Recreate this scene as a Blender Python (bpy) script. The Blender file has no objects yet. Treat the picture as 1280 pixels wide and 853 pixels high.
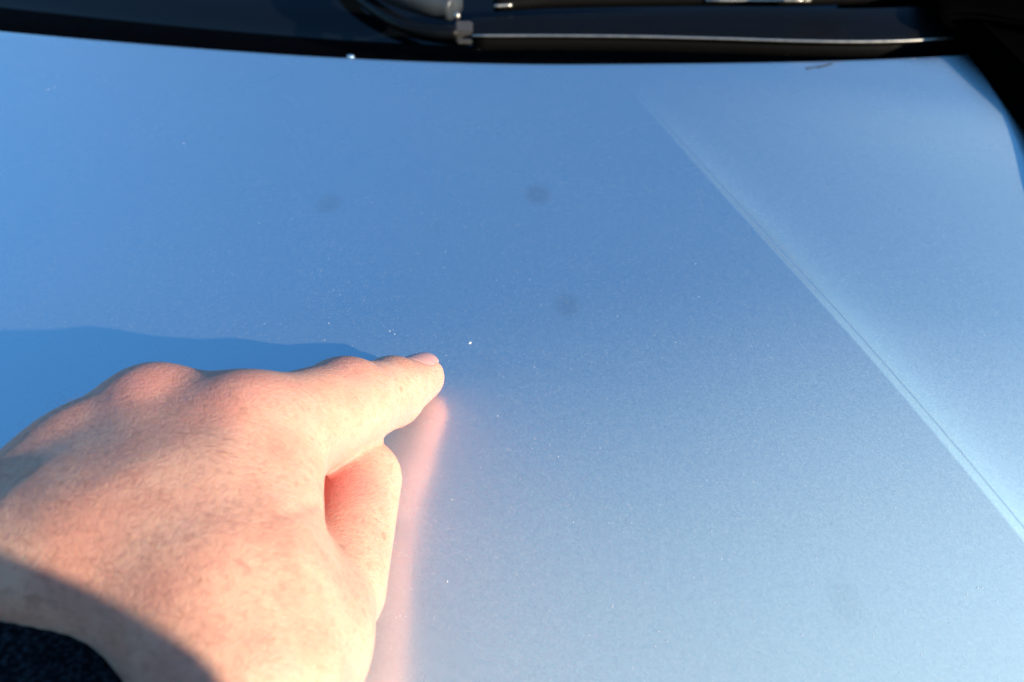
import bpy, bmesh, math, random
import numpy as np
from mathutils import Vector, Matrix
random.seed(7); np.random.seed(7)
R = math.radians
scene = bpy.context.scene
COL = scene.collection

# ---------------------------------------------------------------- camera
CAM_H = 0.162; PITCH = R(38); FPX = 1067.0            # focal length in pixels of a 1280 px wide picture
cam_d = bpy.data.cameras.new('camera'); cam = bpy.data.objects.new('camera', cam_d); COL.objects.link(cam)
cam.location = (0, 0, CAM_H); cam.rotation_euler = (math.pi/2 - PITCH, 0, 0)
cam_d.sensor_width = 36; cam_d.lens = 36*FPX/1280; cam_d.clip_start = 0.01; cam_d.clip_end = 100
cam_d.dof.use_dof = True; cam_d.dof.focus_distance = 0.215; cam_d.dof.aperture_fstop = 18
scene.camera = cam

# ---------------------------------------------------------------- sky and sun
SUN_EL = R(18); SUN_TRAVEL = Vector((-0.845, 0.535, 0)).normalized()     # where the light goes, on the ground
sun_from = Vector((-SUN_TRAVEL.x*math.cos(SUN_EL), -SUN_TRAVEL.y*math.cos(SUN_EL), math.sin(SUN_EL)))
world = bpy.data.worlds.new('World'); scene.world = world; world.use_nodes = True
wn = world.node_tree.nodes; wl = world.node_tree.links; wn.clear()
sky = wn.new('ShaderNodeTexSky'); sky.sky_type = 'NISHITA'; sky.sun_disc = False
# the scene is laid out level with the bonnet; the bonnet itself climbs towards the windscreen, so level ground is tilted against it
TILT = R(10)
level = Matrix.Rotation(TILT, 3, 'X')
sun_level = level @ sun_from
sky.sun_elevation = math.asin(sun_level.z); sky.sun_rotation = math.atan2(sun_level.x, sun_level.y)
wtc = wn.new('ShaderNodeTexCoord'); wmp = wn.new('ShaderNodeMapping'); wmp.inputs['Rotation'].default_value = (TILT, 0, 0)
wl.new(wtc.outputs['Generated'], wmp.inputs['Vector']); wl.new(wmp.outputs[0], sky.inputs['Vector'])
sky.altitude = 0; sky.air_density = 1.6; sky.dust_density = 0.05; sky.ozone_density = 7.6
bg = wn.new('ShaderNodeBackground'); bg.inputs['Strength'].default_value = 0.138
wo = wn.new('ShaderNodeOutputWorld'); wl.new(sky.outputs[0], bg.inputs['Color']); wl.new(bg.outputs[0], wo.inputs['Surface'])
sun_d = bpy.data.lights.new('sun', 'SUN'); sun_d.energy = 5.0; sun_d.angle = R(0.53); sun_d.color = (1.0, 0.87, 0.70)
sun = bpy.data.objects.new('sun', sun_d); COL.objects.link(sun)
sun.location = sun_from*3; sun.rotation_euler = sun_from.to_track_quat('Z', 'Y').to_euler()
vs = scene.view_settings
vs.view_transform = 'Standard'; vs.look = 'None'; vs.gamma = 1.0; vs.exposure = 0.98; vs.use_curve_mapping = False

# ---------------------------------------------------------------- helpers
CF = Vector((0, math.cos(PITCH), -math.sin(PITCH))); CU = Vector((0, math.sin(PITCH), math.cos(PITCH)))
def at(px, py, d):
    """point at distance d (m) in front of the view plane; used to lay out measured points"""
    a = (px-640)/FPX; b = (426.5-py)/FPX
    return Vector((0, 0, CAM_H)) + d*(CF + a*Vector((1, 0, 0)) + b*CU)
def on_z(px, py, z=0.0):
    a = (px-640)/FPX; b = (426.5-py)/FPX
    r = CF + a*Vector((1, 0, 0)) + b*CU
    return Vector((0, 0, CAM_H)) + r*((z-CAM_H)/r.z)
Y0 = 0.24
def base_z(x, y):
    """bonnet panel without crease and rear lip: crowned, falling to the front and to its right side"""
    return (-0.38*np.minimum(y-Y0, 0)**2 + 0.13*np.maximum(y-Y0, 0)**2 - 0.36*np.maximum(x-.04, 0)**2 - 0.06*np.minimum(x-.04, 0)**2)
def on_bonnet(px, py, lift=0.0):
    z = 0.0
    for _ in range(14):
        p = on_z(px, py, z + lift); z = 0.5*z + 0.5*float(base_z(p.x, p.y))
    return p
def npv(v): return np.array(v, dtype=np.float64)
def mesh_obj(name, verts, faces, mat, parent=None, smooth=True):
    me = bpy.data.meshes.new(name)
    me.from_pydata([tuple(v) for v in verts], [], [tuple(f) for f in faces]); me.update()
    o = bpy.data.objects.new(name, me); COL.objects.link(o)
    if mat: me.materials.append(mat)
    if smooth: me.polygons.foreach_set('use_smooth', [True]*len(me.polygons))
    if parent: o.parent = parent; o.matrix_parent_inverse = Matrix.Translation(parent_loc(parent)).inverted()
    return o
def parent_loc(p):
    return p.location.copy() if p.type == 'EMPTY' else Vector((0, 0, 0))
def empty(name, loc, label, cat):
    o = bpy.data.objects.new(name, None); COL.objects.link(o); o.location = loc; o.empty_display_size = 0.02
    o['label'] = label; o['category'] = cat
    return o
def sweep(path, prof, name, mat, parent=None, closed=True, up=Vector((0, 0, 1)), scale=None, caps=True):
    """sweep a 2D profile [(side, up)] along path points"""
    P = [Vector(p) for p in path]; n = len(prof); V = []; F = []
    for i, p in enumerate(P):
        t = (P[min(i+1, len(P)-1)] - P[max(i-1, 0)]).normalized()
        s = t.cross(up).normalized(); u = s.cross(t).normalized()
        k = scale[i] if scale else 1.0
        for (a, b) in prof: V.append(p + s*(a*k) + u*(b*k))
    for i in range(len(P)-1):
        for j in range(n if closed else n-1):
            a = i*n+j; b = i*n+(j+1) % n
            F.append((a, b, b+n, a+n))
    if caps and closed:
        F.append(tuple(range(n-1, -1, -1))); F.append(tuple(range((len(P)-1)*n, len(P)*n)))
    o = mesh_obj(name, V, F, mat, parent)
    return o
def smooth_path(pts, n):
    """Catmull-Rom through points"""
    P = [Vector(p) for p in pts]; P = [P[0]*2-P[1]] + P + [P[-1]*2-P[-2]]; out = []
    seg = len(P)-3
    for i in range(n):
        u = i/(n-1)*seg; k = min(int(u), seg-1); t = u-k
        a, b, c, d = P[k:k+4]
        out.append(0.5*((2*b) + (c-a)*t + (2*a-5*b+4*c-d)*t*t + (3*b-a-3*c+d)*t**3))
    return out
def oval(w, h, n=14, e=2.6):
    out = []
    for i in range(n):
        q = 2*math.pi*i/n; c, s = math.cos(q), math.sin(q)
        out.append((w*math.copysign(abs(c)**(2/e), c), h*math.copysign(abs(s)**(2/e), s)))
    return out
def hide_seams(o, angle=40):
    o.data.set_sharp_from_angle(angle=R(angle))

# ---------------------------------------------------------------- materials
def new_mat(name):
    m = bpy.data.materials.new(name); m.use_nodes = True
    n = m.node_tree.nodes; l = m.node_tree.links
    return m, n, l, n['Principled BSDF']
def simple(name, col, rough=0.5, spec=0.5, metal=0.0, noise=None):
    m, n, l, b = new_mat(name)
    b.inputs['Base Color'].default_value = (*col, 1); b.inputs['Roughness'].default_value = rough
    b.inputs['Specular IOR Level'].default_value = spec; b.inputs['Metallic'].default_value = metal
    if noise:
        sc, amt, bump = noise
        tc = n.new('ShaderNodeTexCoord'); nz = n.new('ShaderNodeTexNoise'); nz.inputs['Scale'].default_value = sc
        nz.inputs['Detail'].default_value = 5
        l.new(tc.outputs['Object'], nz.inputs['Vector'])
        rp = n.new('ShaderNodeMapRange'); l.new(nz.outputs['Fac'], rp.inputs['Value'])
        rp.inputs['From Min'].default_value = 0.3; rp.inputs['From Max'].default_value = 0.7
        rp.inputs['To Min'].default_value = max(0, rough-amt); rp.inputs['To Max'].default_value = min(1, rough+amt)
        l.new(rp.outputs[0], b.inputs['Roughness'])
        bp = n.new('ShaderNodeBump'); bp.inputs['Strength'].default_value = bump; bp.inputs['Distance'].default_value = 0.0006
        l.new(nz.outputs['Fac'], bp.inputs['Height']); l.new(bp.outputs[0], b.inputs['Normal'])
    return m

# silver-blue metallic paint: flake base under a clear coat, a film of dust, painted sensor-dust spots
SENSOR_SPOTS = [(411, 255, 16, .36), (672, 243, 16, .55), (709, 382, 16, .42), (545, 285, 11, .10), (1057, 752, 20, .16), (608, 457, 14, .10)]
def paint_material():
    m, n, l, b = new_mat('metallic_paint')
    tc = n.new('ShaderNodeTexCoord')
    def tex(kind, scale, **kw):
        t = n.new(kind); t.inputs['Scale'].default_value = scale
        for k, v in kw.items(): t.inputs[k].default_value = v
        l.new(tc.outputs['Object'], t.inputs['Vector']); return t
    def math_(op, a, bb, clamp=False):
        t = n.new('ShaderNodeMath'); t.operation = op; t.use_clamp = clamp
        for i, v in enumerate((a, bb)):
            if hasattr(v, 'node'): l.new(v, t.inputs[i])
            else: t.inputs[i].default_value = v
        return t.outputs[0]
    def rng(v, a, bb, c, d, smooth=False):
        t = n.new('ShaderNodeMapRange'); l.new(v, t.inputs['Value'])
        if smooth: t.interpolation_type = 'SMOOTHSTEP'
        for k, q in zip(('From Min', 'From Max', 'To Min', 'To Max'), (a, bb, c, d)): t.inputs[k].default_value = q
        return t.outputs[0]
    # aluminium flakes: every cell tilts its own way
    fl = tex('ShaderNodeTexVoronoi', 2600.0); fl.feature = 'F1'
    sep = n.new('ShaderNodeSeparateColor'); l.new(fl.outputs['Color'], sep.inputs[0])
    sub = n.new('ShaderNodeVectorMath'); sub.operation = 'SUBTRACT'; l.new(fl.outputs['Color'], sub.inputs[0]); sub.inputs[1].default_value = (.5, .5, .5)
    scl = n.new('ShaderNodeVectorMath'); scl.operation = 'SCALE'; l.new(sub.outputs[0], scl.inputs[0]); scl.inputs['Scale'].default_value = PAINT['flake']
    geo = n.new('ShaderNodeNewGeometry')
    add = n.new('ShaderNodeVectorMath'); add.operation = 'ADD'; l.new(geo.outputs['Normal'], add.inputs[0]); l.new(scl.outputs[0], add.inputs[1])
    nrm = n.new('ShaderNodeVectorMath'); nrm.operation = 'NORMALIZE'; l.new(add.outputs[0], nrm.inputs[0])
    # sensor-dust spots painted into the paint colour, stretched to look round in view
    sensor_spot = None
    for (px, py, r, a) in SENSOR_SPOTS:
        p = on_bonnet(px, py); rr = r*1.05*(p-Vector((0, 0, CAM_H))).length/FPX
        sc_ = n.new('ShaderNodeVectorMath'); sc_.operation = 'MULTIPLY'; l.new(tc.outputs['Object'], sc_.inputs[0]); sc_.inputs[1].default_value = (1, .62, 1)
        d = n.new('ShaderNodeVectorMath'); d.operation = 'DISTANCE'; l.new(sc_.outputs[0], d.inputs[0]); d.inputs[1].default_value = (p.x, p.y*.62, p.z)
        q = rng(d.outputs['Value'], rr*0.35, rr*1.35, a, 0.0, True)
        sensor_spot = q if sensor_spot is None else math_('MAXIMUM', sensor_spot, q)
    mott = tex('ShaderNodeTexNoise', 14.0, Detail=4.0)
    base = n.new('ShaderNodeMix'); base.data_type = 'RGBA'
    base.inputs['A'].default_value = (*PAINT['col'], 1); base.inputs['B'].default_value = (*[c*0.72 for c in PAINT['col']], 1)
    l.new(sensor_spot, base.inputs['Factor']); 
    l.new(base.outputs['Result'], b.inputs['Base Color'])
    b.inputs['Metallic'].default_value = PAINT['metal']
    l.new(rng(mott.outputs['Fac'], .3, .7, PAINT['rough']-.012, PAINT['rough']+.012), b.inputs['Roughness'])
    b.inputs['Coat Weight'].default_value = PAINT['coat']; b.inputs['Coat Roughness'].default_value = PAINT['coat_rough']; b.inputs['Coat IOR'].default_value = 1.5
    # a very thin film of road dust that scatters the sun
    film = n.new('ShaderNodeBsdfDiffuse'); film.inputs['Color'].default_value = (.58, .62, .62, 1)
    dn = tex('ShaderNodeTexNoise', 900.0, Detail=3.0); dn2 = tex('ShaderNodeTexNoise', 5.0, Detail=3.0)
    sp = tex('ShaderNodeTexVoronoi', 800.0); sp.inputs['Randomness'].default_value = 1
    sp_sep = n.new('ShaderNodeSeparateColor'); l.new(sp.outputs['Color'], sp_sep.inputs[0])
    speck = math_('MULTIPLY', rng(sp.outputs['Distance'], .08, .34, 1, 0, True), rng(sp_sep.outputs[0], .72, 1.0, 0, 1))
    f = math_('MULTIPLY', rng(dn.outputs['Fac'], .25, .8, .5, 1.5), rng(dn2.outputs['Fac'], .3, .7, PAINT['dust']*.8, PAINT['dust']*1.2))
    f = math_('ADD', f, math_('MULTIPLY', speck, PAINT['speck']), True)
    # coarse flake lobe: broad sparkle round the sun's direction
    b2 = n.new('ShaderNodeBsdfAnisotropic'); b2.distribution = 'BECKMANN'; 
    fb = n.new('ShaderNodeMix'); fb.data_type = 'RGBA'; l.new(sensor_spot, fb.inputs['Factor'])
    fb.inputs['A'].default_value = (*PAINT['flake_col'], 1); fb.inputs['B'].default_value = (*[c*.6 for c in PAINT['flake_col']], 1)
    fv = tex('ShaderNodeTexVoronoi', 1700.0); fsep = n.new('ShaderNodeSeparateColor'); l.new(fv.outputs['Color'], fsep.inputs[0])
    fmul = n.new('ShaderNodeMix'); fmul.data_type = 'RGBA'; fmul.blend_type = 'MULTIPLY'; fmul.inputs['Factor'].default_value = 1
    l.new(fb.outputs['Result'], fmul.inputs['A'])
    gr = n.new('ShaderNodeCombineColor'); gv = rng(fsep.outputs[1], 0, 1, .95, 1.02)
    for ch in range(3): l.new(gv, gr.inputs[ch])
    l.new(gr.outputs[0], fmul.inputs['B']); l.new(fmul.outputs['Result'], b2.inputs['Color'])
    glint = math_('MULTIPLY', rng(fsep.outputs[2], .965, .99, 0, .30), rng(fv.outputs['Distance'], .15, .5, 1, 0, True))  # flake sparkle painted in as pale diffuse specks
    f = math_('ADD', f, glint, True)
    b2.inputs['Roughness'].default_value = PAINT['broad_rough']; l.new(nrm.outputs[0], b2.inputs['Normal'])
    m2 = n.new('ShaderNodeMixShader'); m2.inputs[0].default_value = PAINT['broad']; l.new(b.outputs[0], m2.inputs[1]); l.new(b2.outputs[0], m2.inputs[2])
    mx = n.new('ShaderNodeMixShader'); l.new(f, mx.inputs[0]); l.new(m2.outputs[0], mx.inputs[1]); l.new(film.outputs[0], mx.inputs[2])
    l.new(mx.outputs[0], n['Material Output'].inputs['Surface'])
    return m
PAINT = dict(col=(.74, .84, .92), flake_col=(.68, .95, .97), metal=1.0, rough=.275, coat=.3, coat_rough=.03, flake=.05, broad=.46, broad_rough=.82, dust=.065, speck=.22)
M_paint = paint_material()
M_plastic = simple('black_cowl_plastic', (.0006, .0007, .0010), 0.62, .05, noise=(160, .08, .25))
M_plastic.node_tree.nodes['Principled BSDF'].inputs['IOR'].default_value = 1.22
M_rubber = simple('black_rubber', (.0012, .0012, .0013), .7, .08, noise=(300, .08, .2))
M_arm = simple('satin_black_metal', (.0020, .0025, .0034), .45, .16, noise=(220, .06, .12))
M_clip = simple('worn_grey_plastic', (.050, .048, .046), .45, .5, noise=(260, .1, .3))
M_cap = simple('grey_nozzle_plastic', (.030, .036, .042), .38, .5, noise=(260, .1, .2))
M_steel = simple('bare_steel_edge', (.42, .40, .36), .38, .5, 0.9, noise=(260, .08, .1))
M_glass = simple('tinted_windscreen_glass', (.002, .003, .004), .03, .5)
M_strap = simple('black_strap_fabric', (.0008, .0008, .0009), .95, .0, noise=(500, .04, .5))

# ---------------------------------------------------------------- car: bonnet
car = empty('car', (0, 0.30, -0.002), 'silver blue car bonnet with black wiper and windscreen base behind', 'car')
rear_pts = [on_bonnet(px, py) for px, py in ((-420, 5), (-200, 20), (0, 37), (200, 55), (430, 67), (640, 76.5), (850, 80), (1030, 77), (1210, 62), (1400, 36), (1600, 5))]
rx = np.array([p.x for p in rear_pts]); ry = np.array([p.y for p in rear_pts])
rear_curve = np.polyfit(rx, ry, 5)
def y_rear(x): return np.polyval(rear_curve, np.clip(x, -.42, .42))
crease_px = ((700, 20), (745, 68), (790, 116), (833, 164), (880, 217), (960, 305), (1080, 441), (1180, 555), (1282, 678), (1400, 826), (1520, 985))
cp = [on_bonnet(*p) for p in crease_px]
c_y = np.array([p.y for p in cp])[::-1]; c_x = np.array([p.x for p in cp])[::-1]
crease_fit = np.polyfit(c_y, c_x, 4)
y_c0 = on_bonnet(790, 116).y
def x_crease(y): return np.polyval(crease_fit, np.clip(y, c_y[0], c_y[-1]))
Y_FRONT = -0.03
CREASE = dict(s=0.36, fall=0.0115, line=0.0044, hold=0.0062, rest=0.02)
def hood_z(x, y, d=None):
    z = base_z(x, y)
    dr = y_rear(x) - y
    z = z - 0.0012*np.exp(-np.clip(dr, 0, 1)/0.0025)                 # rolled rear edge
    if d is None: d = x - x_crease(y)
    amp = np.clip((y_c0 + .03 - y)/0.28, 0, 1); amp = amp*amp*(1.9-.9*amp)/(amp*amp+.06)*1.06*(.35+.65*amp)
    dd = np.maximum(d, 0)
    fall = CREASE['fall']
    # falls away at the edge and flattens out to the right
    hold = CREASE['hold']; s0 = CREASE['s']; res = CREASE['rest']
    d1 = np.minimum(dd, hold); d2 = np.maximum(dd-hold, 0)
    prof = -(s0*d1 + (s0-res)*fall*(1-np.exp(-d2/fall)) + res*d2)
    # hair-fine groove added to shape a dark reflected line along the shoulder
    g = CREASE['line']*(.35+.65*amp)
    prof = prof - 0.00024*np.exp(-((d-g)/0.00045)**2)
    return z + amp*prof
def build_hood():
    nv = 150
    # rows denser at the rear lip
    vv = np.concatenate([np.linspace(0, .93, 120), np.linspace(.93, 1, 31)[1:]])
    ul = -np.concatenate([[.0004, .0012, .004], np.linspace(.012, 1, 58)])[::-1]                          # left of the crease, -1..0
    ur = np.concatenate([np.linspace(0, .0064, 54)[1:], .0064+np.linspace(0, .0676, 46)[1:], .074+np.linspace(0, 1, 22)[1:]**1.3*.45])
    V = []; nu = len(ul)+1+len(ur)
    for v in vv:
        yg = Y_FRONT + v*(0.47-Y_FRONT)
        for it in range(2): xc = float(x_crease(yg)); yg = Y_FRONT + v*(float(y_rear(xc))-Y_FRONT)
        xs = np.concatenate([xc + ul*(xc+.40), [xc+0.0004], xc + 0.0004 + ur])
        ys = Y_FRONT + v*(y_rear(xs)-Y_FRONT)
        d = xs - x_crease(ys)
        zs = hood_z(xs, ys, d)
        V += list(zip(xs, ys, zs))
    F = []
    for i in range(len(vv)-1):
        for j in range(nu-1):
            a = i*nu+j; F.append((a, a+1, a+nu+1, a+nu))
    # turned-down rear flange so the panel has thickness
    base = len(V); top = (len(vv)-1)*nu
    for k, (dy, dz) in enumerate(((.0012, -.0012), (.0014, -.004), (-.004, -.009), (-.02, -.011))):
        for j in range(nu):
            x, y, z = V[top+j]; V.append((x, y+dy, z+dz))
        src = top if k == 0 else base+(k-1)*nu
        for j in range(nu-1):
            F.append((src+j, src+j+1, base+k*nu+j+1, base+k*nu+j))
    o = mesh_obj('bonnet', V, F, M_paint, car)
    hide_seams(o, 30)
    return o
hood = build_hood(); hood['label'] = 'silver blue metallic bonnet panel with curved crease'

# cowl panel, windscreen
def sheet(name, fn, us, vs_, mat, parent):
    V = [fn(u, v) for v in vs_ for u in us]; nu = len(us)
    F = [(i*nu+j, i*nu+j+1, (i+1)*nu+j+1, (i+1)*nu+j) for i in range(len(vs_)-1) for j in range(nu-1)]
    return mesh_obj(name, V, F, mat, parent)
def cowl_fn(u, v):
    y = float(y_rear(u)) - 0.03 + v*0.16
    z = -0.046 + 0.016*v + 0.006*math.sin(v*9+0.6) - 0.02*max(0, .25-v)
    return (u, y, z)
cowl = sheet('cowl_panel', cowl_fn, np.linspace(-.42, .52, 60), np.linspace(0, 1, 34), M_plastic, car)
cowl.modifiers.new('thickness', 'SOLIDIFY').thickness = 0.003
def glass_fn(u, v):
    y = float(y_rear(u)) + 0.105 + v*0.26
    return (u, y, -0.036 + v*0.145)
glass = sheet('windscreen', glass_fn, np.linspace(-.42, .52, 40), np.linspace(0, 1, 8), M_glass, car)
glass.modifiers.new('thickness', 'SOLIDIFY').thickness = 0.005

# wiper: bent arm, clip, blade with a bare lower edge, pivot cap
wz = -0.006
wiper = sweep(smooth_path([on_z(400, -42, wz+.006), on_z(445, -8, wz+.004), on_z(480, 18, wz+.002), on_z(508, 33, wz+.001), on_z(540, 40, wz), on_z(572, 41, wz)], 30),
              oval(.0050, .0036), 'wiper_arm', M_arm, car)
wiper['label'] = 'bent satin black wiper arm with long blade'
def blade_path(off_y, dz, px0=590, px1=1236):
    pts = [on_z(px, py + off_y, wz+dz) for px, py in ((px0, 45), (700, 45), (800, 46), (900, 48.5), (1000, 51.5), (1080, 52.5), (1150, 50.5), (1210, 46), (px1, 43))]
    return smooth_path(pts, 50)
# spoiler face of the blade: a curved strip leaning back
def blade_body():
    low = blade_path(0, 0); V = []; F = []; n = len(low); prof = [(0, -.0012), (.0012, .0004), (.008, .0028), (.017, .0064), (.026, .0098), (.029, .0100), (.029, .006), (.014, -.002), (.002, -.003)]
    for i, p in enumerate(low):
        t = i/(n-1); w = 0.55 + 0.45*min(1, t*2.2)
        for (a, b) in prof: V.append(Vector((p.x, p.y + a*w, p.z + b*w)))
    m = len(prof)
    for i in range(n-1):
        for j in range(m):
            a = i*m+j; b = i*m+(j+1) % m; F.append((a, a+m, b+m, b))
    F.append(tuple(range(m))); F.append(tuple(range(n*m-1, (n-1)*m-1, -1)))
    o = mesh_obj('wiper_blade', V, F, M_arm, wiper); hide_seams(o, 35); return o
blade_body()
sweep([p + Vector((0, -.0006, .0002)) for p in blade_path(0, 0)], oval(.0008, .0008, 8), 'blade_edge', M_steel, wiper)
sweep([p + Vector((0, .004, -.006)) for p in blade_path(0, 0)], oval(.0015, .0045, 8), 'rubber_lip', M_rubber, wiper)
def bevel_box(name, c, size, mat, parent, bev=.0008, rot=0):
    bm = bmesh.new(); bmesh.ops.create_cube(bm, size=1)
    for v in bm.verts: v.co = Vector((v.co.x*size[0], v.co.y*size[1], v.co.z*size[2]))
    bmesh.ops.bevel(bm, geom=list(bm.edges), offset=bev, segments=2, affect='EDGES')
    bmesh.ops.rotate(bm, cent=(0, 0, 0), matrix=Matrix.Rotation(rot, 3, 'X'), verts=bm.verts)
    bmesh.ops.translate(bm, vec=c, verts=bm.verts)
    me = bpy.data.meshes.new(name); bm.to_mesh(me); bm.free(); me.materials.append(mat)
    o = bpy.data.objects.new(name, me); COL.objects.link(o); o.parent = parent
    o.matrix_parent_inverse = Matrix.Translation(parent_loc(parent)).inverted()
    hide_seams(o, 50); return o
cc = on_z(580, 40, wz)
bevel_box('blade_clip', cc, (.0105, .0105, .0085), M_clip, wiper, .001, R(20))
bevel_box('clip_tab', on_z(581, 52, wz-.002), (.0085, .004, .002), M_clip, wiper, .0006)
# rounded cap over the wiper pivot
cap_path = smooth_path([on_z(440, -40, .012), on_z(490, -14, .008), on_z(530, 0, .005), on_z(556, 6, .003), on_z(568, 9, .002), on_z(574, 11, .0015)], 26)
cap = sweep(cap_path, oval(.0105, .0085, 18, 2.2), 'pivot_cap', M_cap, car, scale=[1.0]*18+[.98, .95, .9, .83, .72, .58, .38, .12])
ball = bmesh.new(); bmesh.ops.create_icosphere(ball, subdivisions=2, radius=.0022)
bmesh.ops.translate(ball, vec=on_z(571, 20, .0015), verts=ball.verts)
me = bpy.data.meshes.new('rivet'); ball.to_mesh(me); ball.free(); me.materials.append(M_steel)
rv = bpy.data.objects.new('rivet', me); COL.objects.link(rv); rv.parent = cap; rv.matrix_parent_inverse = Matrix.Translation(parent_loc(cap)).inverted()
for p in me.polygons: p.use_smooth = True
# second wiper lying at the foot of the glass
w2 = sweep(smooth_path([on_z(618, 6, .004), on_z(700, 1.5, .004), on_z(860, -1, .004), on_z(1000, -1, .004), on_z(1150, -6, .004)], 30), oval(.0042, .0040, 10), 'rear_wiper_blade', M_rubber, car)
sweep([p + Vector((0, -.0042, .0004)) for p in smooth_path([on_z(618, 6, .004), on_z(640, 5, .004)], 5)], oval(.0010, .0010, 8), 'blade_end', M_steel, w2)
sweep([p + Vector((0, -.0044, .0004)) for p in smooth_path([on_z(880, -1, .004), on_z(1010, -1, .004)], 8)], oval(.0010, .0009, 8), 'blade_edge', M_steel, w2)

# ---------------------------------------------------------------- black strap over the rear corner
def build_strap():
    A = on_z(1080, -110, .020); B = on_z(1160, 2, .010); Cc = on_bonnet(1203, 56, .0022); D = on_bonnet(1256, 128, .0014); E = on_bonnet(1376, 288, .0014)
    path = smooth_path([A, B, Cc, D, E], 40)
    V = []; F = []; n = 18; width = .16
    for i, p in enumerate(path):
        t = (path[min(i+1, 39)] - path[max(i-1, 0)]); t.z = 0; t.normalize(); s = Vector((-t.y, t.x, 0))
        if s.x < 0: s = -s
        for j in range(n):
            w = j/(n-1)*width; edge = min(w, width-w); up = .0016*min(1, edge/.004)**.5
            q = p + s*w; q.z += float(base_z(q.x, q.y) - base_z(p.x, p.y))*.97; V.append(Vector((q.x, q.y, q.z + up + .0006*math.sin(i*.7+j*.4))))
        for j in range(n):
            w = (n-1-j)/(n-1)*width; q = p + s*w; q.z += float(base_z(q.x, q.y) - base_z(p.x, p.y))*.97; V.append(Vector((q.x, q.y, q.z - .0012)))
    m = 2*n
    for i in range(39):
        for j in range(m):
            a = i*m+j; b = i*m+(j+1) % m; F.append((a, b, b+m, a+m))
    F.append(tuple(range(m-1, -1, -1))); F.append(tuple(range(39*m, 40*m)))
    return mesh_obj('strap', V, F, M_strap)
strap = build_strap()
strap['label'] = 'broad black fabric strap across the far right corner of the bonnet'; strap['category'] = 'strap'

# ---------------------------------------------------------------- left hand as one distance field
H = 0.0009
lo = np.array([-.135, -.045, -.012]); hi = np.array([.005, .215, .115])
N = np.ceil((hi-lo)/H).astype(int)
FLD = np.full(N, 0.05, dtype=np.float32)
AX = [ (lo[i] + np.arange(N[i])*H).astype(np.float32) for i in range(3)]
def region(pmin, pmax):
    a = np.clip(np.floor((pmin-lo)/H).astype(int), 0, N-1); b = np.clip(np.ceil((pmax-lo)/H).astype(int)+1, 1, N)
    return tuple(slice(int(a[i]), int(max(b[i], a[i]+1))) for i in range(3))
def grid(s): return np.meshgrid(AX[0][s[0]], AX[1][s[1]], AX[2][s[2]], indexing='ij', sparse=True)
def smin(a, b, k):
    h = np.clip(.5 + .5*(b-a)/k, 0, 1); return b + (a-b)*h - k*h*(1-h)
def smax(a, b, k): return -smin(-a, -b, k)
def d_cone(X, Y, Z, p, q, r0, r1):
    p = npv(p); q = npv(q); v = q-p; L2 = float(v@v)
    t = np.clip(((X-p[0])*v[0] + (Y-p[1])*v[1] + (Z-p[2])*v[2])/L2, 0, 1)
    return np.sqrt((X-p[0]-t*v[0])**2 + (Y-p[1]-t*v[1])**2 + (Z-p[2]-t*v[2])**2) - (r0 + (r1-r0)*t)
def d_ell(X, Y, Z, c, axes, rad):
    c = npv(c); k = 0
    for a, r in zip(axes, rad): k = k + (((X-c[0])*a[0] + (Y-c[1])*a[1] + (Z-c[2])*a[2])/r)**2
    return (np.sqrt(k) - 1)*min(rad)
def add(p, q, r0, r1, k):
    p = npv(p); q = npv(q); pad = max(r0, r1) + k + .004
    s = region(np.minimum(p, q)-pad, np.maximum(p, q)+pad); X, Y, Z = grid(s)
    FLD[s] = smin(FLD[s], d_cone(X, Y, Z, p, q, r0, r1), k)
def add_ell(c, axes, rad, k):
    c = npv(c); pad = max(rad)+k+.004; s = region(c-pad, c+pad); X, Y, Z = grid(s)
    FLD[s] = smin(FLD[s], d_ell(X, Y, Z, c, axes, rad), k)
def carve(p, q, r0, r1, k):
    p = npv(p); q = npv(q); pad = max(r0, r1) + k + .004
    s = region(np.minimum(p, q)-pad, np.maximum(p, q)+pad); X, Y, Z = grid(s)
    FLD[s] = smax(FLD[s], -d_cone(X, Y, Z, p, q, r0, r1), k)
mm = .001
# joints (picture position, distance) -> world
I_m = at(318, 560, .176); I_p = at(432, 512, .203); I_d = at(489, 494, .2255); I_t = at(524, 471.5, .2405)
M_m = at(190, 545, .178); R_m = at(97, 610, .1680); P_m = at(18, 690, .1555)
T_c = at(285, 900, .1520); T_m = at(416, 738, .1745); T_i = at(449, 600, .2030); T_t = at(398, 550, .2150)
W_in = at(306, 848, .1385)                                     # thumb side of the wrist
C_mid = at(274, 748, .1448); C_ring = at(200, 684, .1545); C_out = at(50, 710, .1500)
wrist_c = at(105, 880, .1625)                                 # the wrist drops away from the back of the hand
# back of the hand
add(I_m, W_in, 12.6*mm, 12.5*mm, 8*mm)
add(M_m, C_mid, 12.0*mm, 14.5*mm, 11*mm)
add(R_m, C_ring, 11.5*mm, 15.0*mm, 12*mm)
add(P_m, C_out, 10.5*mm, 13.0*mm, 13*mm)
add(C_ring, W_in, 13.0*mm, 12.8*mm, 12*mm)
add(R_m.lerp(P_m, .35), at(125, 718, .1480), 11.0*mm, 12.0*mm, 14*mm)
add(M_m.lerp(R_m, .5), C_ring, 9.5*mm, 12.5*mm, 12*mm)
add(M_m.lerp(I_m, .4), C_mid, 10*mm, 12.5*mm, 12*mm)
# forearm
arm_dir = (at(-70, 1190, .128) - wrist_c).normalized()
FA = wrist_c + arm_dir*.085
add(wrist_c, FA, 13.5*mm, 15*mm, 13*mm)
add(at(262, 918, .1650), FA + Vector((.018, 0, .002)), 13*mm, 14*mm, 13*mm)
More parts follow.
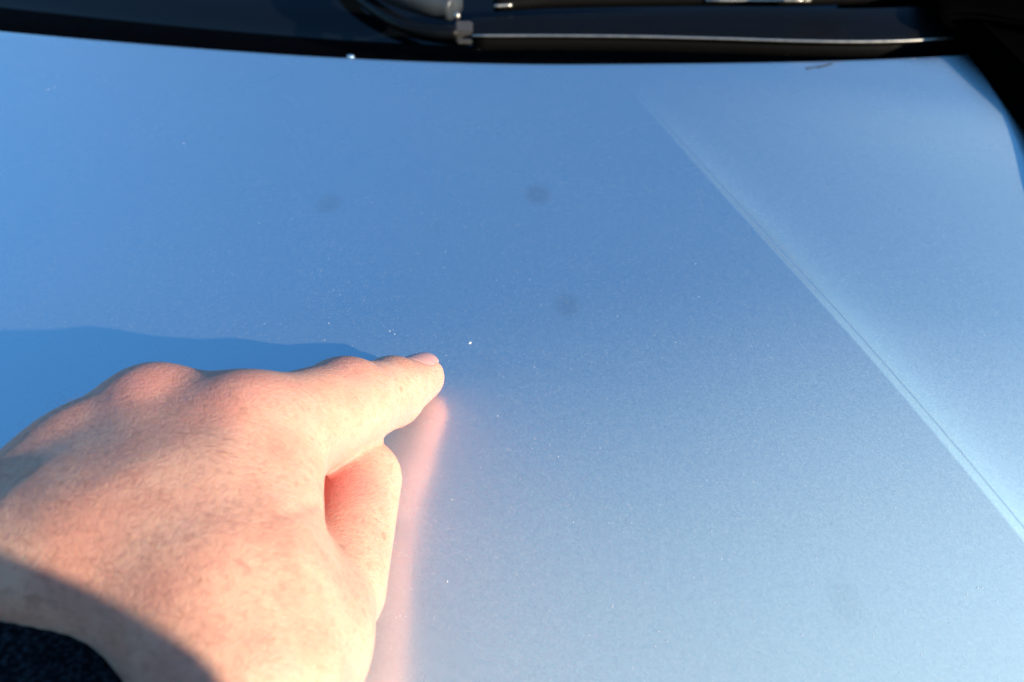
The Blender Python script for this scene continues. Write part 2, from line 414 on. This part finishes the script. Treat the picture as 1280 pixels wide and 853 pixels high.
# muscle between thumb and index, thenar
add(at(310, 640, .166), at(274, 760, .154), 10.0*mm, 12*mm, 9*mm)
add(at(336, 604, .173), at(302, 690, .162), 8.2*mm, 9.0*mm, 6*mm)
add(T_c, at(368, 806, .1575), 16*mm, 12.5*mm, 12*mm)
add(at(368, 806, .1575), T_m, 12.6*mm, 10.2*mm, 7*mm)
# palm underside
add(at(250, 640, .178), at(305, 790, .160), 14*mm, 13*mm, 12*mm)
# index finger
add(I_m, I_p, 12.2*mm, 10.3*mm, 6*mm)
add(I_p, I_d, 10.2*mm, 8.3*mm, 3*mm)
add(I_d, I_t, 8.3*mm, 7.1*mm, 2.5*mm)
# thumb beyond its knuckle: narrow blend keeps the fold open
add(T_m, T_i, 10.8*mm, 10.1*mm, 1.3*mm)
add(T_i, T_t, 8.7*mm, 7.0*mm, 2*mm)
# folded fingers under the hand
def curled(m, dirx, r, ln):
    p = m + Vector((dirx, .016, -.030))*ln; p.z = max(p.z, r + .0005)
    q = p + Vector((.002, -.022, .002)); t = q + Vector((.002, -.010, .010))
    add(m, p, r*1.18, r, 3*mm); add(p, q, r, r*.9, 1.5*mm); add(q, t, r*.9, r*.8, 1.5*mm)
curled(M_m, .006, 8.6*mm, 1.0); curled(R_m, .003, 8.2*mm, 1.0); curled(P_m, .000, 7.4*mm, .9)
# knuckle heads
view_up = Vector((0, -.35, .94)).normalized()
add_ell(M_m + Vector((.001, .002, .0058)), (Vector((1, 0, 0)), Vector((0, 1, 0)), Vector((0, 0, 1))), (.0088, .0095, .0085), 5*mm)
add_ell(I_m + Vector((-.002, .0, .0068)), (Vector((1, 0, 0)), Vector((0, 1, 0)), Vector((0, 0, 1))), (.0085, .010, .0082), 7*mm)
add_ell(R_m + Vector((.0, .002, .0054)), (Vector((1, 0, 0)), Vector((0, 1, 0)), Vector((0, 0, 1))), (.0078, .009, .008), 5*mm)
add_ell(P_m + Vector((.0, .001, .0045)), (Vector((1, 0, 0)), Vector((0, 1, 0)), Vector((0, 0, 1))), (.007, .008, .0075), 5*mm)
add(M_m + Vector((0, .001, .001)), I_m + Vector((0, .001, .0005)), 11.6*mm, 12.4*mm, 4*mm)
add(I_m + Vector((0, 0, .003)), I_p + Vector((0, .001, .0015)), 10.4*mm, 9.2*mm, 5*mm)
# extensor tendons
for m, w, h0 in ((M_m, at(215, 760, .141), .0112), (R_m, at(140, 730, .143), .0102), (I_m, at(265, 750, .146), .0120)):
    a = m + view_up*h0*.92; b = w + view_up*.0105
    add(m.lerp(w, .06) + view_up*h0*.86, m.lerp(w, .6) + view_up*(h0+.0005), 2.4*mm, 1.8*mm, 7*mm)
add(I_p + Vector((0, .002, .0015)), I_d + Vector((0, .001, .0012)), 8.6*mm, 7.4*mm, 3*mm)
# joint swellings of the index finger
add_ell(I_p + Vector((-.001, .002, .0025)), (Vector((1, 0, 0)), Vector((0, 1, 0)), Vector((0, 0, 1))), (.0085, .0078, .0072), 4*mm)
add_ell(I_d + Vector((0, .002, .002)), (Vector((1, 0, 0)), Vector((0, 1, 0)), Vector((0, 0, 1))), (.0075, .0072, .0068), 3*mm)
# skin folds where thumb and index part: shallow grooves followed along the surface
def surf(px, py):
    a, b = at(px, py, .08), at(px, py, .26); n = 900
    for i in range(n):
        p = a.lerp(b, i/(n-1)); k = np.floor((npv(p)-lo)/H).astype(int)
        if (k < 0).any() or (k >= N).any(): continue
        if FLD[tuple(k)] < 0: return p
    return None
def groove(pts, r, k, sink=0.0):
    P = [surf(*p) for p in pts]
    for a, b, ra, rb in zip(P, P[1:], r, r[1:]):
        if a is None or b is None: continue
        w = Vector((0, -.6, .8))
        carve(a - w*sink, b - w*sink, ra*mm, rb*mm, k*mm)
groove([(408, 604), (396, 600), (382, 590), (372, 575)], (.7, .55, .4, .2), 1.2)
groove([(404, 628), (390, 628), (372, 634), (355, 640)], (.9, .7, .5, .2), 1.6)
# wrinkles over the finger joints
groove([(506, 449), (503, 458), (506, 468), (513, 478)], (.35, .48, .45, .2), .8)
for dx in (-9, 0, 8): groove([(447+dx, 451), (443+dx, 461), (446+dx, 476)], (.25, .42, .15), .8)
groove([(496, 592), (486, 576), (470, 567)], (.3, .5, .2), .8)
groove([(372, 575), (362, 560), (360, 545)], (.2, .35, .1), 1.0)
groove([(352, 640), (335, 650), (318, 664)], (.2, .3, .1), 1.2)

# nail bed of the index finger
ax_t = (I_t - I_d).normalized()
dors = Vector((-.10, .44, .88)); dors = (dors - ax_t*dors.dot(ax_t)).normalized(); side = ax_t.cross(dors).normalized()
nail_c = I_t - ax_t*.0004
def nail_point(u, v, lift=0):
    # u: -1..1 across, v: -1..1 along the finger
    ang = u*R(58); w = 1.0
    rr = .00695 + lift - .0012*(v*.5+.5)**2
    e = math.sqrt(max(0, 1 - (abs(v)**4)))
    ang *= (.72 + .28*e)
    return nail_c + ax_t*(v*.0054 - .0004*u*u*(1 if v > 0 else -1)) + dors*(math.cos(ang)*rr) + side*(math.sin(ang)*rr)
sN = region(npv(I_t)-.014, npv(I_t)+.014); X, Y, Z = grid(sN)
lx = (X-nail_c[0])*ax_t[0] + (Y-nail_c[1])*ax_t[1] + (Z-nail_c[2])*ax_t[2]
lz = (X-nail_c[0])*dors[0] + (Y-nail_c[1])*dors[1] + (Z-nail_c[2])*dors[2]
ly = (X-nail_c[0])*side[0] + (Y-nail_c[1])*side[1] + (Z-nail_c[2])*side[2]
nd = np.sqrt((lx/.0066)**4 + (ly/.0062)**4)**.5
recess = np.where(lz > 0, np.clip(1.0 - nd, 0, 1), 0)
FLD[sN] += (np.clip(recess*4, 0, 1)*.0006).astype(np.float32)

def surface_nets(F, lo, h):
    S = F < 0
    nx, ny, nz = F.shape
    cx = np.zeros((nx-1, ny-1, nz-1, 3), np.float32); cnt = np.zeros((nx-1, ny-1, nz-1), np.float32)
    offs = [(i, j, k) for i in (0, 1) for j in (0, 1) for k in (0, 1)]
    def sub(A, o): return A[o[0]:nx-1+o[0], o[1]:ny-1+o[1], o[2]:nz-1+o[2]]
    for a in offs:
        for d in range(3):
            if a[d]: continue
            b = list(a); b[d] = 1
            fa = sub(F, a); fb = sub(F, b); cr = sub(S, a) != sub(S, b)
            den = np.where(cr, fa-fb, 1); t = np.where(cr, fa/den, 0)
            for q in range(3):
                cx[..., q] += np.where(cr, a[q] + (t if q == d else 0), 0)
            cnt += cr
    act = cnt > 0
    idx = np.full(act.shape, -1, np.int64); idx[act] = np.arange(act.sum())
    ii = np.argwhere(act)
    V = lo + h*(ii + cx[act]/cnt[act][:, None])
    Q = []
    for d in range(3):
        e = [0, 0, 0]; e[d] = 1
        s0 = [slice(1, n-1) for n in F.shape]; s1 = list(s0)
        s0[d] = slice(0, F.shape[d]-1); s1[d] = slice(1, F.shape[d])
        A = S[tuple(s0)]; B = S[tuple(s1)]
        w = np.argwhere(A != B)
        if not len(w): continue
        inside = A[tuple(w.T)]
        g = w + np.array([0 if q == d else 1 for q in range(3)])
        u, v = (d+1) % 3, (d+2) % 3
        def cell(du, dv):
            c = g.copy(); c[:, u] -= du; c[:, v] -= dv
            return idx[tuple(c.T)]
        q = np.stack([cell(1, 1), cell(0, 1), cell(0, 0), cell(1, 0)], 1)
        q[~inside] = q[~inside][:, ::-1]
        Q.append(q)
    return V, np.concatenate(Q)
V, Q = surface_nets(FLD, lo, H)
# Laplacian smoothing of the net
E = np.concatenate([Q[:, [0, 1]], Q[:, [1, 2]], Q[:, [2, 3]], Q[:, [3, 0]]])
E = np.unique(np.sort(E, 1), axis=0); deg = np.bincount(E.ravel(), minlength=len(V))[:, None]
for it in range(6):
    acc = np.zeros_like(V)
    for c in range(3):
        acc[:, c] = np.bincount(E[:, 0], V[E[:, 1], c], len(V)) + np.bincount(E[:, 1], V[E[:, 0], c], len(V))
    lam = .5 if it % 2 == 0 else -.42
    V = V + lam*(acc/np.maximum(deg, 1) - V)

def skin_material():
    m, n, l, b = new_mat('skin')
    geo = n.new('ShaderNodeNewGeometry'); pos = geo.outputs['Position']
    def tex(kind, scale, detail=None):
        t = n.new(kind); t.inputs['Scale'].default_value = scale
        if detail is not None: t.inputs['Detail'].default_value = detail
        l.new(pos, t.inputs['Vector']); return t
    def rng(v, a, bb, c, d, smooth=True):
        t = n.new('ShaderNodeMapRange'); l.new(v, t.inputs['Value'])
        if smooth: t.interpolation_type = 'SMOOTHSTEP'
        for k, q in zip(('From Min', 'From Max', 'To Min', 'To Max'), (a, bb, c, d)): t.inputs[k].default_value = q
        return t.outputs[0]
    def mth(op, a, bb, clamp=False):
        t = n.new('ShaderNodeMath'); t.operation = op; t.use_clamp = clamp
        for i, v in enumerate((a, bb)):
            if hasattr(v, 'node'): l.new(v, t.inputs[i])
            else: t.inputs[i].default_value = v
        return t.outputs[0]
    def mix(f, a, bb):
        t = n.new('ShaderNodeMix'); t.data_type = 'RGBA'; l.new(f, t.inputs['Factor'])
        for k, v in (('A', a), ('B', bb)):
            if hasattr(v, 'node'): l.new(v, t.inputs[k])
            else: t.inputs[k].default_value = (*v, 1)
        return t.outputs['Result']
    red = None                                     # redder skin over the joints; light glowing red in the thumb fold, painted in
    for p, r, a in ((M_m + Vector((0, 0, .012)), .016, .75), (I_m + Vector((0, 0, .012)), .017, .6), (R_m + Vector((0, 0, .01)), .013, .5),
                    (I_p + Vector((0, 0, .01)), .012, .55), (I_t, .012, .6), (at(415, 625, .19), .013, 1.0), (T_i, .010, .35)):
        d = n.new('ShaderNodeVectorMath'); d.operation = 'DISTANCE'; l.new(pos, d.inputs[0]); d.inputs[1].default_value = p
        q = rng(d.outputs['Value'], r*.25, r*1.15, a, 0)
        red = q if red is None else mth('MAXIMUM', red, q)
    blot = tex('ShaderNodeTexNoise', 95, 4); fine = tex('ShaderNodeTexNoise', 620, 4)
    c = mix(rng(blot.outputs['Fac'], .32, .70, 0, 1), (.655, .36, .245), (.58, .275, .19))
    c = mix(red, c, (.56, .225, .175))
    c = mix(mth('MULTIPLY', rng(fine.outputs['Fac'], .48, .70, 0, .42), 1.0), c, (.40, .19, .13))
    fr = tex('ShaderNodeTexVoronoi', 150); fs = n.new('ShaderNodeSeparateColor'); l.new(fr.outputs['Color'], fs.inputs[0])
    freck = mth('MULTIPLY', rng(fr.outputs['Distance'], .08, .22, 1, 0), rng(fs.outputs[0], .82, .94, 0, .48))
    c = mix(freck, c, (.30, .125, .075))
    sx = n.new('ShaderNodeSeparateXYZ'); l.new(geo.outputs['True Normal'], sx.inputs[0])
    c = mix(rng(sx.outputs['Z'], -.25, .25, .8, 0), c, (.70, .25, .20))          # palm side is pinker
    l.new(c, b.inputs['Base Color'])
    l.new(rng(fine.outputs['Fac'], .3, .7, .44, .56), b.inputs['Roughness'])
    b.inputs['Specular IOR Level'].default_value = .38
    b.subsurface_method = 'RANDOM_WALK'
    b.inputs['Subsurface Weight'].default_value = .75
    b.inputs['Subsurface Radius'].default_value = (1.0, .28, .14); b.inputs['Subsurface Scale'].default_value = .0036
    # cellular skin relief plus fine cross lines
    v1 = tex('ShaderNodeTexVoronoi', 1500); v1.feature = 'DISTANCE_TO_EDGE'
    v2 = tex('ShaderNodeTexVoronoi', 700); v2.feature = 'DISTANCE_TO_EDGE'
    mp = n.new('ShaderNodeMapping'); mp.inputs['Rotation'].default_value = (0, 0, R(35)); mp.inputs['Scale'].default_value = (1, 3.2, 1.6); l.new(pos, mp.inputs['Vector'])
    wv = n.new('ShaderNodeTexNoise'); wv.inputs['Scale'].default_value = 420; wv.inputs['Detail'].default_value = 5; l.new(mp.outputs[0], wv.inputs['Vector'])
    hsum = mth('ADD', mth('MULTIPLY', rng(v1.outputs['Distance'], 0, .22, 0, 1), .30), mth('MULTIPLY', rng(v2.outputs['Distance'], 0, .18, 0, 1), .35))
    hsum = mth('ADD', hsum, mth('MULTIPLY', wv.outputs['Fac'], 1.3))
    bp = n.new('ShaderNodeBump'); bp.inputs['Strength'].default_value = .42; bp.inputs['Distance'].default_value = .0003
    l.new(hsum, bp.inputs['Height']); l.new(bp.outputs[0], b.inputs['Normal'])
    return m
M_skin = skin_material()
def sample_hairs(n):
    out = []
    while len(out) < n:
        px = random.uniform(-10, 350); py = random.uniform(500, 850)
        if random.random() < (px/350)*.6: continue
        p = surf(px, py)
        if p is None: continue
        k = np.floor((npv(p)-lo)/H).astype(int)
        if (k < 2).any() or (k > N-3).any(): continue
        g = Vector([float(FLD[tuple(k+e)]-FLD[tuple(k-e)]) for e in np.eye(3, dtype=int)])
        if g.length < 1e-9: continue
        out.append((p, g.normalized()))
    return out
person = empty('person', wrist_c, 'left hand in a dark sleeve, index fingertip pressed on the bonnet', 'person')
hand = mesh_obj('hand', V, Q, M_skin, person)
hand['label'] = 'pale left hand with index finger pointing and other fingers folded'
hV = []; hF = []
for p, g in sample_hairs(420):
    d = Vector((-.55+random.gauss(0, .3), .15+random.gauss(0, .35), .1)); d = (d - g*d.dot(g)).normalized(); sd = g.cross(d)
    L = random.uniform(.0022, .0050); r = random.uniform(.000018, .000030); b0 = len(hV)
    for j in range(4):
        t = j/3; c = p + d*(L*t) + g*(.0002 + .0016*t*(1-.55*t)*L/.004) + sd*(.0004*t*t*random.uniform(-1, 1)); rr = r*(1-.8*t)
        for q in range(3):
            a = q*2.0944; hV.append(c + sd*(rr*math.cos(a)) + g*(rr*math.sin(a)))
    for j in range(3):
        for q in range(3):
            a = b0+j*3+q; b_ = b0+j*3+(q+1) % 3; hF.append((a, b_, b_+3, a+3))
hair = mesh_obj('hand_hair', hV, hF, simple('fine_brown_hair', (.16, .075, .04), .5, .3), hand)
hair['kind'] = 'stuff'
# nail
nm, nn, nl, nb = new_mat('nail')
nb.inputs['Base Color'].default_value = (.60, .32, .28, 1); nb.inputs['Roughness'].default_value = .28
nb.inputs['Subsurface Weight'].default_value = .4; nb.inputs['Subsurface Radius'].default_value = (1, .4, .3); nb.inputs['Subsurface Scale'].default_value = .001
nV = []; nF = []; nu, nvv = 17, 15
for lift in (.0002, -.0004):
    for j in range(nvv):
        for i in range(nu): nV.append(nail_point(-1+2*i/(nu-1), -1+2*j/(nvv-1), lift))
k0 = nu*nvv
for j in range(nvv-1):
    for i in range(nu-1):
        a = j*nu+i; nF.append((a, a+1, a+nu+1, a+nu)); nF.append((k0+a, k0+a+nu, k0+a+nu+1, k0+a+1))
rim = [i for i in range(nu)] + [j*nu+nu-1 for j in range(1, nvv)] + [(nvv-1)*nu+i for i in range(nu-2, -1, -1)] + [j*nu for j in range(nvv-2, 0, -1)]
for a, b in zip(rim, rim[1:]+rim[:1]): nF.append((a, k0+a, k0+b, b))
nail = mesh_obj('fingernail', nV, nF, nm, hand)

# ---------------------------------------------------------------- sleeve
def fabric_material():
    m, n, l, b = new_mat('charcoal_knit')
    tc = n.new('ShaderNodeTexCoord')
    nz = n.new('ShaderNodeTexNoise'); nz.inputs['Scale'].default_value = 1100; nz.inputs['Detail'].default_value = 6; l.new(tc.outputs['Object'], nz.inputs['Vector'])
    r = n.new('ShaderNodeValToRGB'); l.new(nz.outputs['Fac'], r.inputs[0])
    r.color_ramp.elements[0].position = .45; r.color_ramp.elements[0].color = (.0032, .0042, .0056, 1)
    r.color_ramp.elements[1].position = .70; r.color_ramp.elements[1].color = (.030, .036, .042, 1)
    l.new(r.outputs[0], b.inputs['Base Color']); b.inputs['Roughness'].default_value = .9; b.inputs['Specular IOR Level'].default_value = .03
    b.inputs['Sheen Weight'].default_value = .0; b.inputs['Sheen Roughness'].default_value = .5
    bp = n.new('ShaderNodeBump'); bp.inputs['Strength'].default_value = .8; bp.inputs['Distance'].default_value = .0008
    l.new(nz.outputs['Fac'], bp.inputs['Height']); l.new(bp.outputs[0], b.inputs['Normal'])
    return m
M_knit = fabric_material()
def build_sleeve():
    ax = arm_dir; cuff = at(163, 797, .1590) + ax*.001
    s = Vector((1, 0, -.25)); s = (s - ax*s.dot(ax)).normalized(); u = ax.cross(s).normalized()
    if u.z < 0: u = -u
    na = 220; rings = [(-.0002, .96), (.0, 1.0), (.0014, 1.035), (.004, 1.04), (.0065, 1.03), (.0075, 1.0), (.0085, 1.03), (.014, 1.06), (.03, 1.10), (.06, 1.18), (.09, 1.24), (.115, 1.28)]
    V = []; F = []
    for k, (d, sc) in enumerate(rings):
        for i in range(na):
            q = 2*math.pi*i/na
            rib = 1 + .010*math.sin(i*2*math.pi/4)*(1 if k < 5 else .3)
            wob = 1 + .02*math.sin(3*q+1) + .012*math.sin(7*q+k*.6)
            loose = .80 + .05*max(0, math.cos(q - R(35)))**2
            a = .034*sc*wob*rib*loose; b = .0265*sc*wob*rib*loose
            slant = SLEEVE['slant']*math.cos(q - SLEEVE['phase'])
            V.append(cuff + ax*(d + slant) + s*(a*math.cos(q)) + u*(b*math.sin(q)))
    for k in range(len(rings)-1):
        for i in range(na):
            a = k*na+i; b = k*na+(i+1) % na; F.append((a, b, b+na, a+na))
    o = mesh_obj('sleeve', V, F, M_knit, person)
    o.modifiers.new('thickness', 'SOLIDIFY').thickness = .0022
    return o
SLEEVE = dict(slant=-.006, phase=R(0))
sleeve = build_sleeve(); sleeve['label'] = 'dark charcoal knitted sleeve cuff at the wrist'

# unseen sleeve of the other arm, added out of frame to shade the wrist
def wrist_shade_sleeve():
    ax_l = Vector((SUN_TRAVEL.x*math.cos(SUN_EL), SUN_TRAVEL.y*math.cos(SUN_EL), -math.sin(SUN_EL)))
    A = at(80, 688, .139); B = at(246, 853, .124)
    nrm_ = (B-A).cross(ax_l).normalized(); r = .040
    c = (A+B)/2 - ax_l*.26 - nrm_*(r*.93)
    path = smooth_path([c, c + Vector((.012, -.035, -.03)), c + Vector((.05, -.12, -.11)), c + Vector((.12, -.24, -.22))], 24)
    t0 = (path[0]-path[1]).normalized()
    path = [path[0] + t0*(r*.5*k_) for k_ in (.98, .9, .75, .5, .25)] + path
    sc_ = [.15, .45, .68, .87, .97] + [1 + .02*math.sin(i*1.3) for i in range(24)]
    o = sweep(path, oval(r, r, 40, 2.1), 'sleeve', M_knit, person, scale=sc_, up=Vector((1, 0, 0)))
    o['label'] = 'unseen dark knitted sleeve added to shade the wrist'
    return o
wrist_shade_sleeve()

# ---------------------------------------------------------------- small loose things
def bonnet_z(x, y): return float(hood_z(np.array([x]), np.array([y]))[0])
M_dust = simple('pale_dust', (.68, .70, .72), .7, .3)
dv = []; df = []
def fleck(x, y, r, flat=.5):
    z = bonnet_z(x, y); k = len(dv); n = 6; a0 = random.random()*6
    for i in range(n):
        q = a0 + i*2*math.pi/n; rr = r*(.7+.5*random.random())
        dv.append((x+rr*math.cos(q), y+rr*math.sin(q), z + .00002))
    dv.append((x, y, z + r*flat + .00003))
    for i in range(n): df.append((k+i, k+(i+1) % n, k+n))
for i in range(520):
    px = random.uniform(300, 1290); py = 90 + 790*random.random()**.62
    p = on_bonnet(px, py); fleck(p.x, p.y, random.choice((.00007, .00009, .00012, .00016)))
for px, py, r in ((587, 429, .00062), (411, 404, .0002), (487, 414, .00026), (493, 418, .00022), (60, 112, .0003), (68, 109, .0003), (230, 180, .00028), (622, 520, .0002), (698, 571, .0002), (500, 770, .0002), (559, 727, .00022)):
    p = on_bonnet(px, py); fleck(p.x, p.y, r)
dust = mesh_obj('dust', dv, df, M_dust, smooth=False)
dust['kind'] = 'stuff'; dust['label'] = 'pale specks of dust scattered over the bonnet'; dust['category'] = 'dust'
# bright bead of water at the rear edge
M_bead = simple('bead', (.9, .9, .9), .08, .8, 1.0)
bm = bmesh.new(); bmesh.ops.create_uvsphere(bm, u_segments=16, v_segments=10, radius=.0016)
p = on_bonnet(438, 68.5)
for v in bm.verts: v.co = Vector((v.co.x*1.3 + p.x, v.co.y*.8 + p.y, v.co.z*.55 + bonnet_z(p.x, p.y) + .0003))
me = bpy.data.meshes.new('water_bead'); bm.to_mesh(me); bm.free(); me.materials.append(M_bead)
for q in me.polygons: q.use_smooth = True
bead = bpy.data.objects.new('water_bead', me); COL.objects.link(bead)
bead['label'] = 'small glinting bead on the rear edge of the bonnet'; bead['category'] = 'bead'
# dark scrap of debris on the rear edge
M_scrap = simple('dark_debris', (.05, .07, .10), .8, .2)
sv = []; sf = []
for k, (px, py, w, hh) in enumerate(((1012, 85.5, 6, 1.3), (1026, 83.5, 8, 1.5), (1037, 80.5, 5, 1.0))):
    b0 = len(sv)
    for i in range(10):
        q = 2*math.pi*i/10; r = 1 + .35*math.sin(i*2.3+k)
        p = on_bonnet(px + w*r*math.cos(q), py + hh*r*math.sin(q) - .25*w*r*math.cos(q)*.5)
        sv.append((p.x, p.y, bonnet_z(p.x, p.y) + .0001))
    p = on_bonnet(px, py); sv.append((p.x, p.y, bonnet_z(p.x, p.y) + .0006))
    for i in range(10): sf.append((b0+i, b0+10, b0+(i+1) % 10))
scrap = mesh_obj('debris', sv, sf, M_scrap)
scrap['label'] = 'thin dark scrap of debris on the bonnet edge below the wiper'; scrap['category'] = 'debris'
# dry leaf caught at the foot of the windscreen
lm, ln, ll, lb = new_mat('dry_leaf')
ltc = ln.new('ShaderNodeTexCoord'); lnz = ln.new('ShaderNodeTexNoise'); lnz.inputs['Scale'].default_value = 90; ll.new(ltc.outputs['Object'], lnz.inputs['Vector'])
lr = ln.new('ShaderNodeValToRGB'); ll.new(lnz.outputs['Fac'], lr.inputs[0])
lr.color_ramp.elements[0].position = .38; lr.color_ramp.elements[0].color = (.33, .10, .06, 1)
lr.color_ramp.elements[1].position = .56; lr.color_ramp.elements[1].color = (.62, .52, .36, 1)
ll.new(lr.outputs[0], lb.inputs['Base Color']); lb.inputs['Roughness'].default_value = .7
lc = on_z(1040, 1, .012); lV = []; lF = []
for side_ in (0, 1):
    for i in range(15):
        t = i/14; w = .0065*math.sin(math.pi*min(1, t*.97+.02))**.7
        for j in range(7):
            u = -1 + j/3
            lV.append(lc + Vector((-.017 + .034*t, u*w + .003*math.sin(3*t), .0035*u*u + .003*math.sin(2.5*t) - side_*.0005)))
for i in range(14):
    for j in range(6):
        a = i*7+j; lF.append((a, a+7, a+8, a+1)); lF.append((105+a, 105+a+1, 105+a+8, 105+a+7))
rim = list(range(7)) + [i*7+6 for i in range(1, 15)] + [98+j for j in range(5, -1, -1)] + [i*7 for i in range(13, 0, -1)]
for a, b in zip(rim, rim[1:]+rim[:1]): lF.append((a, b, b+105, a+105))
leaf = mesh_obj('dry_leaf', lV, lF, lm)
leaf['label'] = 'pale tan and red dry leaf at the windscreen base above the wiper'; leaf['category'] = 'leaf'
